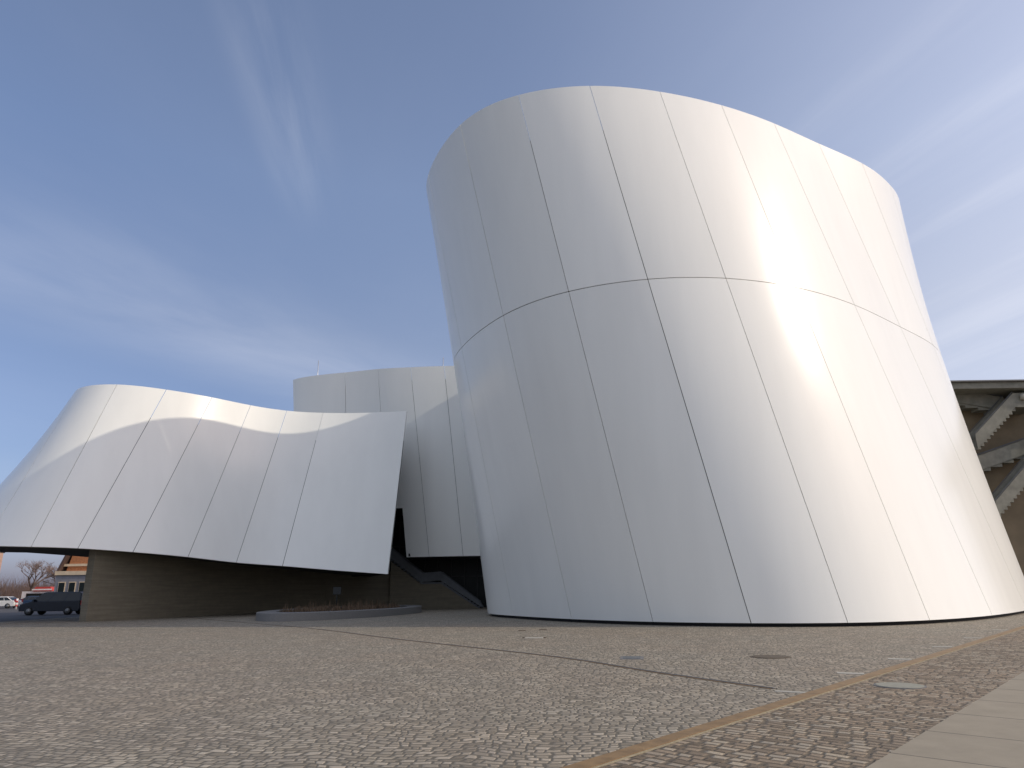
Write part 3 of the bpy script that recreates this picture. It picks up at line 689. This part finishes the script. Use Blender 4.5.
# market trailer with red and white roof
MAT['redcl'] = plain('red_awning_cloth', (.5, .06, .05), .8)
MAT['whitecl'] = plain('white_awning_cloth', (.75, .72, .7), .8)
ks = empty('market_kiosk', (-72.5, 112, -.06)); tag(ks, 'small white kiosk with a red roof behind the dark van', 'kiosk')
mb = MB(); mb.box((-2.6, -1, 0), (2.0, 1, 2.1)); bdy = mb.build('body', MAT['whitecl'], ks)
mb = MB(); mb.box((-1.9, -1.03, 1.0), (1.2, -1.0, 1.8)); mb.build('counter_window', MAT['glassdark'], bdy)
mb = MB(); mb.sideprism([(-.9, 2.1), (2.2, 2.1), (1.7, 2.75), (-.5, 2.75)], -1.2, 1.2); mb.build('roof', MAT['redcl'], ks)
mb = MB(); mb.box((-1, -1.24, 2.25), (2.0, -1.2, 2.45)); mb.build('roof_stripe', MAT['whitecl'], ks)
po = empty('traffic_post', (-57.9, 85, -.06)); tag(po, 'red and white traffic post between the white car and the dark van', 'post')
mb = MB(); mb.tube([(0, 0, 0), (0, 0, 1.2)], .11, 10); mb.build('pole', MAT['whitecl'], po)
for z in (.3, .75):
    mb = MB(); mb.tube([(0, 0, z), (0, 0, z+.22)], .118, 10); mb.build('band', MAT['redcl'], po)

# ------------------------------------------------------------------ background houses
MAT['brick'] = plain('orange_brick', (.42, .17, .07), .9, scale=4, var=.25)
MAT['cream'] = plain('cream_render', (.6, .48, .33), .9, scale=2)
MAT['greyrender'] = plain('grey_render', (.2, .2, .22), .9)
MAT['darktile'] = plain('dark_roof_tile', (.09, .055, .045), .8, scale=6)
MAT['pink'] = plain('reddish_render', (.45, .30, .23), .9)
hs = empty('brick_house', (-52.6, 96, -.06)); tag(hs, 'orange brick house with cream band beyond the dark van', 'house')
mb = MB(); mb.sideprism([(-4.2, 4.3), (8, 4.3), (8, 9), (2, 13.5), (-3.2, 8.2)], -4.5, 5); mb.build('wall', MAT['brick'], hs)
mb = MB(); mb.box((-4.9, -5.2, 0), (9, 6, 3.9)); gf = mb.build('ground_floor', MAT['greyrender'], hs)
for x in (-4.0, -2.7, -1.4, 0, 2):
    f = MB(); f.box((x-.45, -5.25, 1.4), (x+.45, -5.2, 3.1)); fr = f.build('window', MAT['cream'], gf)
    p = MB(); p.box((x-.36, -5.28, 1.5), (x+.36, -5.24, 3.0)); p.build('pane', MAT['glassdark'], fr)
mb = MB(); mb.box((-5.0, -5.4, 3.92), (9.1, 6.1, 4.4)); mb.build('cornice', MAT['cream'], hs)
mb = MB(); mb.box((-4.5, -4.7, 5.0), (8.1, -4.5, 5.3)); mb.build('cream_band', MAT['cream'], hs)
mb = MB(); mb.beam((-4.9, 0, 4.3), (-3.2, 0, 8.6), 10.4, .25, (1, 0, 0)); mb.beam((-3.6, 0, 8.2), (2.1, 0, 13.8), 10.4, .25, (1, 0, 0)); mb.build('roof', MAT['darktile'], hs)
th_ = empty('town_house', (-77.3, 102, -.06)); tag(th_, 'pale reddish town house at the far left edge of the photo', 'house')
mb = MB(); mb.box((-6, -4, 0), (0.4, 6, 9)); mb.build('wall', MAT['pink'], th_)
mb = MB(); mb.sideprism([(-6.4, 9.02), (.8, 9.02), (-2.8, 12.5)], -4.3, 6.3); mb.build('roof', MAT['darktile'], th_)
for z in (2.0, 4.8, 7.2):
    for x in (-.5, -2.2, -4):
        f = MB(); f.box((x-.5, -4.06, z-.75), (x+.5, -4, z+.75)); fr = f.build('window', MAT['cream'], th_)
        p = MB(); p.box((x-.38, -4.1, z-.62), (x+.38, -4.04, z+.62)); p.build('pane', MAT['glassdark'], fr)

# ------------------------------------------------------------------ bare winter trees
MAT['bark'] = plain('brown_bark', (.15, .10, .075), .9, var=.3, scale=.5)
MAT['twig'] = plain('reddish_twigs', (.21, .135, .10), .9, var=.35, scale=.3)
def tree(loc, hgt, seed, label):
    rnd = random.Random(seed)
    t = empty('bare_tree', loc); tag(t, label, 'tree', 'bare trees beyond the car park')
    tr = MB(); cr = MB()
    def grow(p, d, ln, r, lev):
        q = p+d*ln
        (tr if lev < 2 else cr).tube([p, p.lerp(q, .5)+Vector((rnd.uniform(-1, 1), rnd.uniform(-1, 1), 0))*ln*.05, q], [r, r*.8, r*.6], 5 if lev < 2 else 3, False, False)
        if lev >= 5: return
        nb_ = 4 if lev < 2 else 3
        for i in range(nb_+(lev > 2)):
            ax = Vector((rnd.uniform(-1, 1), rnd.uniform(-1, 1), rnd.uniform(-.3, .5))).normalized()
            nd = (d*.75+ax*.75+Vector((0, 0, .15))).normalized()
            grow(p.lerp(q, rnd.uniform(.55, 1)), nd, ln*rnd.uniform(.58, .8), r*.55, lev+1)
    grow(Vector((0, 0, 0)), Vector((0, 0, 1)), hgt*.30, hgt*.022, 0)
    tr.build('trunk', MAT['bark'], t, recalc=False); cr.build('crown', MAT['twig'], t, recalc=False)
tree((-87, 131, -.06), 12.0, 1, 'tallest bare tree, left of the middle under the overhang')
tree((-83.5, 138, -.06), 9.0, 2, 'lower bare tree just right of the tallest one')
tree((-79, 128, -.06), 9.2, 3, 'bare tree behind the red roofed kiosk')
tree((-75.5, 134, -.06), 8.6, 4, 'bare tree right of the kiosk with a wide crown')
tree((-66.5, 112, -.06), 8.2, 5, 'bare tree close to the brick house')
tree((-92, 128, -.06), 8.0, 6, 'small bare tree beside the reddish town house')
tree((-89, 120, -.06), 6, 9, 'short bare tree in front of the tallest tree')
tree((-61.5, 99, -.06), 7.6, 7, 'dark bare tree touching the corner of the brick house')
rnd = random.Random(12)
mb = MB()
for k in range(9000):
    x = rnd.uniform(-112, -56); y = 146+rnd.uniform(-5, 5); h0 = rnd.uniform(0, 2.6); ln = rnd.uniform(.8, 2.6)*(1.1+.4*math.sin(x*.9)); a = rnd.uniform(-1.1, 1.1)
    mb.add([(x-.035, y, h0), (x+.035, y, h0), (x+a*ln*.6+.01, y+rnd.uniform(-.6, .6), h0+ln)], [(0, 1, 2)])
tag(mb.build('thicket', MAT['twig'], recalc=False), 'brown leafless thicket along the far side of the car park', 'thicket', kind='stuff')
